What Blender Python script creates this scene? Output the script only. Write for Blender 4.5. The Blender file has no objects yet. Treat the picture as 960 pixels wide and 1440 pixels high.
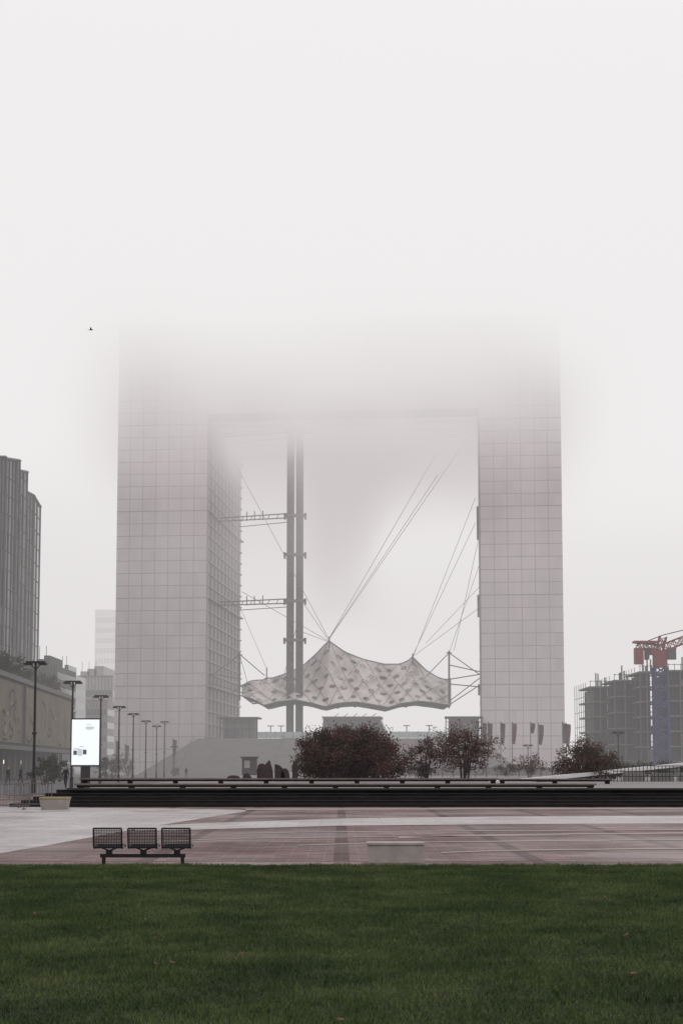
import bpy, math, random
from mathutils import Vector, Matrix
R = random.Random(7)
scene = bpy.context.scene
F = 2200.0; PITCH = math.radians(5.3); EYE = 1.61; HZ = 1080.0
PY0 = HZ - F*math.tan(PITCH)
cp, sp = math.cos(PITCH), math.sin(PITCH)

# ---- survey helper: bearing/elevation read at a true distance d -> world position
def at(px, py, d):
    u = (px-480)/F; v = (PY0-py)/F
    dy = cp - v*sp; dz = sp + v*cp
    t = d/dy
    return Vector((t*u, d, EYE+t*dz))
def gd(py, z=0.0):
    v = (PY0-py)/F
    dy = cp - v*sp; dz = sp + v*cp
    return (z-EYE)/dz*dy
def gp(px, py, z=0.0):
    p = at(px, py, gd(py, z)); p.z = z
    return p
def ax(px, d): return at(px, HZ, d).x
def az(py, d): return at(480, py, d).z

# ---------------------------------------------------------------- materials
def mat(name, col, rough=.75, var=.2, scale=1.0, bump=0.0, metal=0.0, spec=.4, bscale=None, detail=6):
    m = bpy.data.materials.new(name); m.use_nodes = True
    nt = m.node_tree; N = nt.nodes; L = nt.links
    b = N['Principled BSDF']
    b.inputs['Roughness'].default_value = rough
    b.inputs['Metallic'].default_value = metal
    b.inputs['Specular IOR Level'].default_value = spec
    tc = N.new('ShaderNodeTexCoord')
    nz = N.new('ShaderNodeTexNoise'); nz.inputs['Scale'].default_value = scale; nz.inputs['Detail'].default_value = detail
    nz.inputs['Roughness'].default_value = .65
    L.new(tc.outputs['Object'], nz.inputs['Vector'])
    mr = N.new('ShaderNodeMapRange')
    mr.inputs['From Min'].default_value = .3; mr.inputs['From Max'].default_value = .7
    mr.inputs['To Min'].default_value = 1-var; mr.inputs['To Max'].default_value = 1+var
    L.new(nz.outputs['Fac'], mr.inputs['Value'])
    vm = N.new('ShaderNodeVectorMath'); vm.operation = 'SCALE'
    vm.inputs[0].default_value = col[:3]
    L.new(mr.outputs['Result'], vm.inputs['Scale'])
    L.new(vm.outputs['Vector'], b.inputs['Base Color'])
    if bump:
        bp = N.new('ShaderNodeBump'); bp.inputs['Strength'].default_value = bump; bp.inputs['Distance'].default_value = .02
        n2 = N.new('ShaderNodeTexNoise'); n2.inputs['Scale'].default_value = bscale or scale*8; n2.inputs['Detail'].default_value = 4
        L.new(tc.outputs['Object'], n2.inputs['Vector'])
        L.new(n2.outputs['Fac'], bp.inputs['Height']); L.new(bp.outputs['Normal'], b.inputs['Normal'])
    m['scale_node'] = vm.name
    return m

def cell_mat(name, col, cell, rough=.4, var=.08, spec=.5):
    """stone / glass cladding whose tone changes slightly panel by panel"""
    m = mat(name, col, rough, .09, .05, spec=spec)
    nt = m.node_tree; N = nt.nodes; L = nt.links
    b = N['Principled BSDF']; vm = N[m['scale_node']]
    tc = [n for n in N if n.type == 'TEX_COORD'][0]
    mp = N.new('ShaderNodeVectorMath'); mp.operation = 'DIVIDE'; mp.inputs[1].default_value = (cell, cell, cell)
    ad = N.new('ShaderNodeVectorMath'); ad.operation = 'ADD'; ad.inputs[1].default_value = (.013, .017, .011)
    fl = N.new('ShaderNodeVectorMath'); fl.operation = 'FLOOR'
    wn = N.new('ShaderNodeTexWhiteNoise'); wn.noise_dimensions = '3D'
    L.new(tc.outputs['Object'], mp.inputs[0]); L.new(mp.outputs[0], ad.inputs[0]); L.new(ad.outputs[0], fl.inputs[0]); L.new(fl.outputs[0], wn.inputs['Vector'])
    mr = N.new('ShaderNodeMapRange'); mr.inputs['To Min'].default_value = 1-var; mr.inputs['To Max'].default_value = 1+var
    L.new(wn.outputs['Value'], mr.inputs['Value'])
    v2 = N.new('ShaderNodeVectorMath'); v2.operation = 'SCALE'
    L.new(vm.outputs['Vector'], v2.inputs[0]); L.new(mr.outputs['Result'], v2.inputs['Scale'])
    L.new(v2.outputs['Vector'], b.inputs['Base Color'])
    return m

def emat(name, col, s):
    m = bpy.data.materials.new(name); m.use_nodes = True
    b = m.node_tree.nodes['Principled BSDF']
    b.inputs['Base Color'].default_value = (.02, .02, .02, 1)
    b.inputs['Emission Color'].default_value = (*col, 1); b.inputs['Emission Strength'].default_value = s
    return m

M = {}
M['marble'] = cell_mat('marble_cladding', (.60, .55, .548), 3.05, .5, .045)
M['joint'] = mat('cladding_joint', (.39, .355, .355), .7, .1)
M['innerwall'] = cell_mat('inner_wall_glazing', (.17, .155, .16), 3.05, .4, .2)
M['ledge'] = mat('wall_ledge', (.38, .35, .35), .6, .1)
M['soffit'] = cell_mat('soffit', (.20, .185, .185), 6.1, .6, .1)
M['stair'] = mat('stair_stone', (.27, .245, .243), .8, .12, .3)
M['stairdark'] = mat('stair_riser', (.20, .18, .18), .8, .1)
M['steel'] = mat('painted_steel', (.14, .125, .13), .5, .1)
M['steeldark'] = mat('dark_steel', (.03, .027, .029), .5, .2, 4)
M['cable'] = mat('cable', (.17, .16, .16), .5, .05)
M['membrane'] = mat('canopy_membrane', (.66, .61, .585), .7, .16, .3)
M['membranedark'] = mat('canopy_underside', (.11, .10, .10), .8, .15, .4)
M['port'] = mat('canopy_port', (.035, .032, .033), .5, .2, .4)
M['glassgreen'] = mat('parapet_glass', (.42, .50, .48), .2, .1, .3)
M['glassdark'] = mat('dark_glass', (.05, .052, .056), .2, .3, .3, spec=.5)
M['glassgrey'] = cell_mat('curtain_wall', (.075, .080, .083), 3.4, .12, .75, .5)
M['fin'] = mat('facade_fin', (.07, .068, .07), .5, .1)
M['trim'] = mat('facade_trim', (.14, .13, .13), .6, .15)
M['paleconc'] = mat('facade_render', (.36, .34, .335), .8, .1, .2)
M['palestone'] = mat('pale_facade', (.55, .52, .52), .8, .08, .2)
M['concrete'] = mat('concrete', (.36, .33, .31), .85, .2, 3, .5, bscale=60)
M['concretegrey'] = mat('concrete_grey', (.24, .225, .222), .85, .2, .3)
M['blackstep'] = mat('black_granite_step', (.017, .0145, .015), .75, .45, 1.5, spec=.2)
M['stepnose'] = mat('step_nosing', (.048, .041, .042), .6, .3, 2, spec=.25)
M['redbench'] = mat('stained_timber', (.18, .125, .122), .7, .25, 1.2)
M['bark'] = mat('bark', (.05, .04, .038), .9, .3, 8)
M['leafA'] = mat('leaf_russet', (.095, .044, .038), .7, .35, 3, spec=.15)
M['leafB'] = mat('leaf_dark', (.034, .022, .021), .7, .3, 3, spec=.15)
M['leafC'] = mat('leaf_olive', (.058, .042, .027), .7, .3, 3, spec=.15)
M['leafG'] = mat('leaf_green', (.030, .036, .022), .7, .3, 3, spec=.15)
M['asphalt'] = mat('asphalt', (.10, .095, .095), .8, .2, .6, .3)
M['red'] = mat('crane_red', (.22, .03, .04), .5, .15, 1)
M['blue'] = mat('crane_blue', (.025, .035, .13), .5, .15, 1)
M['white'] = mat('white_paint', (.75, .73, .73), .5, .06, 1)
M['bannergrey'] = mat('banner_grey', (.11, .095, .10), .8, .15, 1)
M['bannerred'] = mat('banner_red', (.15, .095, .098), .8, .15, 1)
M['bronze'] = mat('bronze', (.050, .034, .033), .65, .4, 1.5, .3, spec=.2)
M['ochre'] = mat('billboard_print', (.150, .130, .090), .7, .3, .22)
M['ochre2'] = mat('billboard_ink', (.04, .036, .03), .7, .2, .5)
M['ochre3'] = mat('billboard_light', (.25, .225, .17), .7, .2, .5)
M['shop'] = mat('shop_wall', (.06, .053, .051), .7, .3, .4)
M['warm'] = emat('shop_lamp', (1, .82, .6), 1.6)
M['yellow'] = mat('planter_yellow', (.30, .25, .13), .7, .15, 3)
M['mesh'] = mat('wire_mesh', (.012, .011, .012), .45, .2, 9)
M['coat'] = mat('coat', (.02, .02, .025), .9, .1)
M['trouser'] = mat('trousers', (.03, .03, .04), .9, .1)
M['skin'] = mat('skin', (.45, .28, .21), .6, .05)
M['hair'] = mat('hair', (.03, .02, .015), .8, .1)
M['deadleaf'] = mat('dead_leaf', (.10, .04, .025), .8, .3, 20)

# ---------------------------------------------------------------- mesh builder
class MB:
    def __init__(s): s.v = []; s.f = []; s.m = []
    def quad(s, pts, mi=0):
        n = len(s.v); s.v += [tuple(p) for p in pts]; s.f.append(tuple(range(n, n+len(pts)))); s.m.append(mi)
    def box(s, x0, x1, y0, y1, z0, z1, mi=0, T=None):
        c = [(x0,y0,z0),(x1,y0,z0),(x1,y1,z0),(x0,y1,z0),(x0,y0,z1),(x1,y0,z1),(x1,y1,z1),(x0,y1,z1)]
        if T: c = [tuple(T @ Vector(p)) for p in c]
        n = len(s.v); s.v += c
        for f in ((0,3,2,1),(4,5,6,7),(0,1,5,4),(1,2,6,5),(2,3,7,6),(3,0,4,7)):
            s.f.append(tuple(n+i for i in f)); s.m.append(mi)
    def prism(s, bottom, top, mi=0, mtop=None):
        n = len(s.v); k = len(bottom); s.v += [tuple(p) for p in bottom]+[tuple(p) for p in top]
        for i in range(k):
            j = (i+1) % k; s.f.append((n+i, n+j, n+k+j, n+k+i)); s.m.append(mi)
        s.f.append(tuple(n+k+i for i in range(k))); s.m.append(mi if mtop is None else mtop)
        s.f.append(tuple(n+i for i in reversed(range(k)))); s.m.append(mi)
    def tube(s, a, b, r, mi=0, n=6, r2=None):
        a = Vector(a); b = Vector(b); d = b-a
        if d.length < 1e-6: return
        d.normalize(); up = Vector((0,0,1)) if abs(d.z) < .9 else Vector((1,0,0))
        x = d.cross(up).normalized(); y = d.cross(x)
        r2 = r if r2 is None else r2
        k = len(s.v)
        for c, rr in ((a, r), (b, r2)):
            for i in range(n):
                t = 2*math.pi*i/n; s.v.append(tuple(c + x*math.cos(t)*rr + y*math.sin(t)*rr))
        for i in range(n):
            j = (i+1) % n; s.f.append((k+i, k+j, k+n+j, k+n+i)); s.m.append(mi)
        s.f.append(tuple(k+i for i in reversed(range(n)))); s.m.append(mi)
        s.f.append(tuple(k+n+i for i in range(n))); s.m.append(mi)
    def path(s, pts, r, mi=0, n=6):
        for a, b in zip(pts, pts[1:]): s.tube(a, b, r, mi, n)
    def lattice(s, a, b, w, seg, r, mi=0, rb=None):
        a = Vector(a); b = Vector(b); d = (b-a).normalized()
        up = Vector((0,0,1)) if abs(d.z) < .9 else Vector((0,1,0))
        x = d.cross(up).normalized()*w/2; y = d.cross(x).normalized()*w/2
        rb = rb or r*.6
        C = [x+y, x-y, -x-y, -x+y]
        for c in C: s.tube(a+c, b+c, r, mi, 4)
        for i in range(seg):
            p = a.lerp(b, i/seg); q = a.lerp(b, (i+1)/seg)
            for k in range(4):
                c1, c2 = C[k], C[(k+1) % 4]
                if (i+k) % 2: c1, c2 = c2, c1
                s.tube(p+c1, q+c2, rb, mi, 3); s.tube(p+c1, p+c2, rb, mi, 3)
    def build(s, name, mats, parent=None, smooth=False, bevel=0):
        me = bpy.data.meshes.new(name); me.from_pydata(s.v, [], s.f)
        for m in mats: me.materials.append(M[m] if isinstance(m, str) else m)
        me.polygons.foreach_set('material_index', s.m)
        if smooth: me.polygons.foreach_set('use_smooth', [True]*len(s.f))
        me.update()
        o = bpy.data.objects.new(name, me); scene.collection.objects.link(o)
        if parent: o.parent = parent
        if bevel:
            bv = o.modifiers.new('bevel', 'BEVEL'); bv.width = bevel; bv.segments = 2; bv.limit_method = 'ANGLE'
        return o
def empty(name, loc=(0,0,0), rz=0):
    e = bpy.data.objects.new(name, None); scene.collection.objects.link(e)
    e.location = loc; e.rotation_euler = (0,0,rz); e.empty_display_size = .5
    return e

# ---------------------------------------------------------------- camera
cam = bpy.data.cameras.new('camera'); co = bpy.data.objects.new('camera', cam); scene.collection.objects.link(co)
co.location = (0,0,EYE); co.rotation_euler = (math.radians(90)+PITCH, 0, 0)
cam.sensor_width = 36; cam.sensor_fit = 'AUTO'; cam.lens = F/1440*36
cam.shift_y = (PY0-720)/1440; cam.clip_end = 6000; cam.clip_start = .1
scene.camera = co

# ---------------------------------------------------------------- world, sun
w = bpy.data.worlds.new('World'); scene.world = w; w.use_nodes = True
nt = w.node_tree; N = nt.nodes; L = nt.links
for n in list(N): N.remove(n)
sky = N.new('ShaderNodeTexSky'); sky.sky_type = 'NISHITA'; sky.sun_disc = False
sky.sun_elevation = math.radians(38); sky.sun_rotation = math.radians(20)
sky.dust_density = 6; sky.air_density = 1
hs = N.new('ShaderNodeHueSaturation'); hs.inputs['Saturation'].default_value = .15
L.new(sky.outputs[0], hs.inputs['Color'])
b1 = N.new('ShaderNodeBackground'); b1.inputs['Strength'].default_value = .1; L.new(hs.outputs[0], b1.inputs['Color'])
tc = N.new('ShaderNodeTexCoord'); sx = N.new('ShaderNodeSeparateXYZ'); L.new(tc.outputs['Generated'], sx.inputs[0])
cr = N.new('ShaderNodeValToRGB'); L.new(sx.outputs['Z'], cr.inputs['Fac'])
e = cr.color_ramp.elements
e[0].position = 0.0; e[0].color = (.74,.715,.722,1)
e[1].position = .6; e[1].color = (.88,.875,.89,1)
for p_, c_ in ((.09,(.78,.755,.76,1)),(.17,(.82,.795,.80,1)),(.27,(.88,.858,.862,1)),(.345,(.93,.915,.92,1)),(.42,(.91,.90,.91,1))):
    x = e.new(p_); x.color = c_
b2 = N.new('ShaderNodeBackground'); L.new(cr.outputs[0], b2.inputs['Color']); b2.inputs['Strength'].default_value = 1.0
mx = N.new('ShaderNodeMixShader'); mx.inputs[0].default_value = .95
L.new(b1.outputs[0], mx.inputs[1]); L.new(b2.outputs[0], mx.inputs[2])
wo = N.new('ShaderNodeOutputWorld'); L.new(mx.outputs[0], wo.inputs['Surface'])
sl = bpy.data.lights.new('sun', 'SUN'); sl.energy = .6; sl.angle = math.radians(15); sl.color = (1,.96,.92)
so = bpy.data.objects.new('sun', sl); scene.collection.objects.link(so)
so.rotation_euler = (math.radians(52), 0, math.radians(160))

# ---------------------------------------------------------------- fog volumes
def vol_material(name):
    m = bpy.data.materials.new(name); m.use_nodes = True
    nt = m.node_tree; N = nt.nodes
    for n in list(N): N.remove(n)
    out = N.new('ShaderNodeOutputMaterial')
    ab = N.new('ShaderNodeVolumeAbsorption'); ab.inputs['Color'].default_value = (0,0,0,1)
    em = N.new('ShaderNodeEmission')  # emission stands in for daylight scattered inside the fog
    ad = N.new('ShaderNodeAddShader')
    nt.links.new(ab.outputs[0], ad.inputs[0]); nt.links.new(em.outputs[0], ad.inputs[1]); nt.links.new(ad.outputs[0], out.inputs['Volume'])
    return m, nt, ab, em
def box_obj(name, x0,x1,y0,y1,z0,z1, m):
    b = MB(); b.box(x0,x1,y0,y1,z0,z1); return b.build(name, [m])
def ops(nt):
    N = nt.nodes; L = nt.links
    def mrange(src, a, c, lo=0, hi=1, kind='SMOOTHSTEP'):
        r = N.new('ShaderNodeMapRange'); r.interpolation_type = kind
        for k, v in (('From Min',a),('From Max',c),('To Min',lo),('To Max',hi)): r.inputs[k].default_value = v
        L.new(src, r.inputs['Value']); return r.outputs[0]
    def mul(a, c, op='MULTIPLY'):
        q = N.new('ShaderNodeMath'); q.operation = op; L.new(a, q.inputs[0])
        if isinstance(c, (int,float)): q.inputs[1].default_value = c
        else: L.new(c, q.inputs[1])
        return q.outputs[0]
    return mrange, mul

FZ = 56.0
m, nt, ab, em = vol_material('haze'); S = .00085
ab.inputs['Density'].default_value = S
em.inputs['Color'].default_value = (.785,.75,.752,1); em.inputs['Strength'].default_value = S
box_obj('haze', -900, 900, 95, 488, -3, FZ-.1, m)
m, nt, ab, em = vol_material('distant_haze'); S = .0035
ab.inputs['Density'].default_value = S
em.inputs['Color'].default_value = (.785,.76,.765,1); em.inputs['Strength'].default_value = S
box_obj('distant_haze', -900, 900, 520, 1700, -3, 85, m)

m, nt, ab, em = vol_material('fog_bank'); N = nt.nodes; L = nt.links; mrange, mul = ops(nt)
tc = N.new('ShaderNodeTexCoord'); sx = N.new('ShaderNodeSeparateXYZ'); L.new(tc.outputs['Object'], sx.inputs[0])
nz = N.new('ShaderNodeTexNoise'); nz.inputs['Scale'].default_value = .034; nz.inputs['Detail'].default_value = 0
L.new(tc.outputs['Object'], nz.inputs['Vector'])
zz = mul(sx.outputs['Z'], mul(mul(nz.outputs['Fac'], 18), -9, 'ADD'), 'ADD')
h_ = mul(mul(mrange(zz, 58, 110, 0, 1, 'LINEAR'), 2.0, 'POWER'), .052)
xa = mul(mul(sx.outputs['X'], 1.0, 'ADD'), 0, 'ABSOLUTE')
xf = mrange(xa, 95, 145, 1, 0)
yf = mrange(sx.outputs['Y'], 185, 240, 0, 1)
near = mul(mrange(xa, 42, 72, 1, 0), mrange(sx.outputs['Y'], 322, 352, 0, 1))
shade = mul(near, mrange(zz, 88, 118, 1, 0))  # building's shade on the fog, put in as darker emission colour
dn = mul(mul(mul(h_, xf), yf), mul(mul(near, mrange(zz, 60, 96, 0, 1)), .013), 'ADD')
L.new(dn, ab.inputs['Density']); L.new(dn, em.inputs['Strength'])
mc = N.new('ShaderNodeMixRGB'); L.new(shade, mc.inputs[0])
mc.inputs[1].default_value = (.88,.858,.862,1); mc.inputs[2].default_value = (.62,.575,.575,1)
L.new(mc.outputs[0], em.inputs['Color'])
m.cycles.volume_step_rate = .8
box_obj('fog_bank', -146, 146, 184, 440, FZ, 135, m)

# ---------------------------------------------------------------- ground
STEP_Y = gd(1135, 0); Z1 = .70
b = MB(); b.quad([(-2500,-300,0),(2500,-300,0),(2500,3500,0),(-2500,3500,0)]); b.build('ground', ['asphalt'])

def brick_material():
    m = bpy.data.materials.new('red_brick_paving'); m.use_nodes = True
    nt = m.node_tree; N = nt.nodes; L = nt.links; b = N['Principled BSDF']
    tc = N.new('ShaderNodeTexCoord')
    br = N.new('ShaderNodeTexBrick'); br.inputs['Scale'].default_value = 1.0
    br.inputs['Color1'].default_value = (.235,.145,.138,1); br.inputs['Color2'].default_value = (.125,.080,.078,1)
    br.inputs['Mortar'].default_value = (.25,.20,.195,1); br.inputs['Mortar Size'].default_value = .012
    br.inputs['Brick Width'].default_value = .62; br.inputs['Row Height'].default_value = .31
    L.new(tc.outputs['Object'], br.inputs['Vector'])
    wv = N.new('ShaderNodeTexBrick'); wv.inputs['Scale'].default_value = 1; wv.inputs['Brick Width'].default_value = 3.4; wv.inputs['Row Height'].default_value = 3.4
    wv.offset = 0; wv.inputs['Mortar Size'].default_value = .15
    wv.inputs['Color1'].default_value = (1,1,1,1); wv.inputs['Color2'].default_value = (.74,.72,.72,1); wv.inputs['Mortar'].default_value = (.45,.40,.40,1)
    L.new(tc.outputs['Object'], wv.inputs['Vector'])
    nz = N.new('ShaderNodeTexNoise'); nz.inputs['Scale'].default_value = .35; nz.inputs['Detail'].default_value = 7; nz.inputs['Roughness'].default_value = .7
    L.new(tc.outputs['Object'], nz.inputs['Vector'])
    mr = N.new('ShaderNodeMapRange'); mr.inputs['From Min'].default_value = .3; mr.inputs['From Max'].default_value = .7; mr.inputs['To Min'].default_value = .5; mr.inputs['To Max'].default_value = 1.45
    L.new(nz.outputs['Fac'], mr.inputs['Value'])
    a = N.new('ShaderNodeMixRGB'); a.blend_type = 'MULTIPLY'; a.inputs[0].default_value = 1
    L.new(br.outputs['Color'], a.inputs[1]); L.new(wv.outputs['Color'], a.inputs[2])
    v = N.new('ShaderNodeVectorMath'); v.operation = 'SCALE'; L.new(a.outputs[0], v.inputs[0]); L.new(mr.outputs[0], v.inputs['Scale'])
    L.new(v.outputs[0], b.inputs['Base Color'])
    n3 = N.new('ShaderNodeTexNoise'); n3.inputs['Scale'].default_value = .22; n3.inputs['Detail'].default_value = 5; L.new(tc.outputs['Object'], n3.inputs['Vector'])
    r2 = N.new('ShaderNodeMapRange'); r2.inputs['From Min'].default_value = .38; r2.inputs['From Max'].default_value = .62; r2.inputs['To Min'].default_value = .48; r2.inputs['To Max'].default_value = .9
    L.new(n3.outputs['Fac'], r2.inputs['Value']); L.new(r2.outputs[0], b.inputs['Roughness'])
    b.inputs['Specular IOR Level'].default_value = .22
    return m
def pale_material():
    m = mat('pale_stone_paving', (.43,.395,.395), .45, .22, .5, spec=.35)
    nt = m.node_tree; N = nt.nodes; L = nt.links; b = N['Principled BSDF']; vm = N[m['scale_node']]
    tc = [n for n in N if n.type == 'TEX_COORD'][0]
    br = N.new('ShaderNodeTexBrick'); br.inputs['Scale'].default_value = 1; br.inputs['Brick Width'].default_value = 1.2; br.inputs['Row Height'].default_value = .6
    br.inputs['Color1'].default_value = (1,1,1,1); br.inputs['Color2'].default_value = (.80,.78,.79,1); br.inputs['Mortar'].default_value = (.55,.53,.53,1); br.inputs['Mortar Size'].default_value = .02
    L.new(tc.outputs['Object'], br.inputs['Vector'])
    a = N.new('ShaderNodeMixRGB'); a.blend_type = 'MULTIPLY'; a.inputs[0].default_value = 1
    L.new(vm.outputs[0], a.inputs[1]); L.new(br.outputs['Color'], a.inputs[2]); L.new(a.outputs[0], b.inputs['Base Color'])
    n3 = N.new('ShaderNodeTexNoise'); n3.inputs['Scale'].default_value = .25; n3.inputs['Detail'].default_value = 5; L.new(tc.outputs['Object'], n3.inputs['Vector'])
    r2 = N.new('ShaderNodeMapRange'); r2.inputs['From Min'].default_value = .4; r2.inputs['From Max'].default_value = .6; r2.inputs['To Min'].default_value = .25; r2.inputs['To Max'].default_value = .65
    L.new(n3.outputs['Fac'], r2.inputs['Value']); L.new(r2.outputs[0], b.inputs['Roughness'])
    return m
M['brick'] = brick_material(); M['pale'] = pale_material()
M['midpale'] = mat('worn_stone_paving', (.30,.235,.23), .6, .25, .6, spec=.3)
b = MB(); b.quad([(-60,5,.004),(60,5,.004),(60,STEP_Y+30,.004),(-60,STEP_Y+30,.004)]); b.build('brick_paving', ['brick'])
b = MB()
def gq(pts, z, mi=0):
    b.quad([gp(px,py,z) for px,py in pts], mi)
def band(top, bot, z=.008, mi=0):
    for i in range(len(top)-1):
        gq([bot[i], bot[i+1], top[i+1], top[i]], z, mi)
band([(-200,1132),(0,1134),(120,1136),(250,1137),(345,1139)], [(-200,1215),(0,1200),(60,1190),(190,1166),(345,1141)])
band([(190,1162),(300,1157),(480,1151),(700,1148),(960,1147),(1300,1147)], [(190,1169),(300,1166),(480,1161),(700,1159),(960,1158),(1300,1157)], .012)
band([(345,1137),(700,1136),(1300,1136)], [(345,1139),(700,1138),(1300,1138)], .012, 1)
for (l0, l1, y0, y1, th) in ((560,1300,1177,1168,1.6),(330,1000,1172,1166,1.0),(420,1300,1188,1178,1.2),(250,800,1182,1174,.8),(620,1300,1198,1190,1.4)):
    n = 8
    tp = [(l0+(l1-l0)*i/n, y0+(y1-y0)*math.sqrt(i/n)) for i in range(n+1)]
    band(tp, [(a, c+th) for a, c in tp], .012, 1)
b.build('pale_paving_bands', ['pale','midpale'])

XL = ax(45, STEP_Y)
b = MB()
b.box(XL+1.2, 300, STEP_Y+1.75, 800, -.5, Z1-.003, 0)
b.build('upper_plaza', [mat('plaza_stone', (.20,.18,.18), .6, .2, .3, spec=.3)])
b = MB()
for i in range(5):
    y = STEP_Y + i*.35; x0 = XL - .9 + i*.42; h = .14
    b.box(x0, 120, y, STEP_Y+1.9, i*h-.02, (i+1)*h-.002, 0)
    b.box(x0-.01, 120, y-.012, y+.06, (i+1)*h-.024, (i+1)*h+.002, 1)
b.build('dark_stone_steps', ['blackstep', 'stepnose'])
def longbench(x0, x1, d, zt, name):
    b = MB()
    b.box(x0, x1, d, d+.55, zt-.07, zt, 0)
    b.box(x0+.1, x1-.1, d+.06, d+.5, zt-.16, zt-.075, 1)
    n = int((x1-x0)/2.2)
    for i in range(n+1):
        x = x0+.25+(x1-x0-.5)*i/n
        b.box(x-.12, x+.12, d+.1, d+.42, Z1-.01, zt-.162, 1)
    b.build(name, ['redbench','blackstep'])
longbench(ax(105,70), ax(838,70), 70, Z1+.22, 'long_plaza_bench')
longbench(ax(112,82), ax(700,82), 82, Z1+.38, 'long_plaza_bench')
longbench(ax(700,90), ax(860,90), 90, Z1+.3, 'long_plaza_bench')
b = MB()
b.box(XL+1.3, 60, 66, 66.4, Z1-.01, Z1+.07, 0); b.build('plaza_kerb', ['stepnose'])

# ---------------------------------------------------------------- lawn
LAWN_Y = gd(1219.5, 0)
def grass_material():
    m = bpy.data.materials.new('grass'); m.use_nodes = True
    nt = m.node_tree; N = nt.nodes; L = nt.links; b = N['Principled BSDF']
    g = N.new('ShaderNodeNewGeometry')
    n1 = N.new('ShaderNodeTexNoise'); n1.inputs['Scale'].default_value = .7; n1.inputs['Detail'].default_value = 6; n1.inputs['Roughness'].default_value = .75
    n2 = N.new('ShaderNodeTexNoise'); n2.inputs['Scale'].default_value = 30; n2.inputs['Detail'].default_value = 3
    L.new(g.outputs['Position'], n1.inputs['Vector']); L.new(g.outputs['Position'], n2.inputs['Vector'])
    ad = N.new('ShaderNodeMath'); ad.operation = 'MULTIPLY_ADD'; ad.inputs[1].default_value = .5
    L.new(n2.outputs['Fac'], ad.inputs[0]); 
    h = N.new('ShaderNodeMath'); h.operation = 'MULTIPLY'; h.inputs[1].default_value = .62; L.new(n1.outputs['Fac'], h.inputs[0]); L.new(h.outputs[0], ad.inputs[2])
    c = N.new('ShaderNodeValToRGB'); L.new(ad.outputs[0], c.inputs['Fac'])
    e = c.color_ramp.elements
    e[0].position = .45; e[0].color = (.031,.047,.020,1); e[1].position = .67; e[1].color = (.155,.185,.072,1)
    q = e.new(.56); q.color = (.067,.098,.036,1)
    L.new(c.outputs[0], b.inputs['Base Color']); b.inputs['Roughness'].default_value = .75; b.inputs['Specular IOR Level'].default_value = .12
    return m
M['grass'] = grass_material(); M['soil'] = mat('turf_soil', (.033,.040,.020), .95, .3, 2, spec=.05)
b = MB(); b.box(-40, 40, -10, LAWN_Y, -.2, .03)
lawn = b.build('lawn', ['soil'])
patches = []
for k in range(4):
    b = MB(); rr = random.Random(k)
    cl = [(rr.uniform(-.5,.5), rr.uniform(-.5,.5), rr.uniform(.6,1.35)) for _ in range(40)]
    for i in range(2400):
        x = rr.uniform(-.52,.52); y = rr.uniform(-.52,.52)
        hc = min(cl, key=lambda c: (c[0]-x)**2+(c[1]-y)**2)[2]
        h = rr.uniform(.022,.058)*hc; a = rr.uniform(0, math.pi); wd = rr.uniform(.0025,.0048)
        lx = rr.gauss(0,.018); ly = rr.gauss(0,.018)
        dx = math.cos(a)*wd; dy = math.sin(a)*wd
        b.quad([(x-dx,y-dy,-.004),(x+dx,y+dy,-.004),(x+lx,y+ly,h)])
    me = bpy.data.meshes.new('grass_patch'); me.from_pydata(b.v, [], b.f); me.materials.append(M['grass']); patches.append(me)
y = LAWN_Y-.5
while y > 7.5:
    n = int(y*.235+1.2)+1
    for i in range(-n, n+1):
        o = bpy.data.objects.new('grass_patch', patches[R.randrange(4)]); scene.collection.objects.link(o)
        o.parent = lawn; o.location = (i, y, .03); o.rotation_euler = (0,0,R.randrange(4)*math.pi/2)
        o.scale = (1,1,R.uniform(.85,1.15))
    y -= 1.0
b = MB()
for i in range(22):
    d = R.uniform(9.5, LAWN_Y-3); x = R.uniform(-.21,.21)*d; s = R.uniform(.016,.038); a = R.uniform(0,6)
    z = .072; t = Matrix.Rotation(a,4,'Z') @ Matrix.Rotation(R.uniform(-.7,.7),4,'X')
    pts = [Vector((x,d,z)) + t @ Vector(p) for p in ((-s,0,0),(-s*.3,s*.6,.006),(s*.6,s*.5,0),(s,0,.01),(s*.5,-s*.5,0),(-s*.3,-s*.6,.004))]
    b.quad(pts)
b.build('fallen_leaves', ['deadleaf'])

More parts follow.
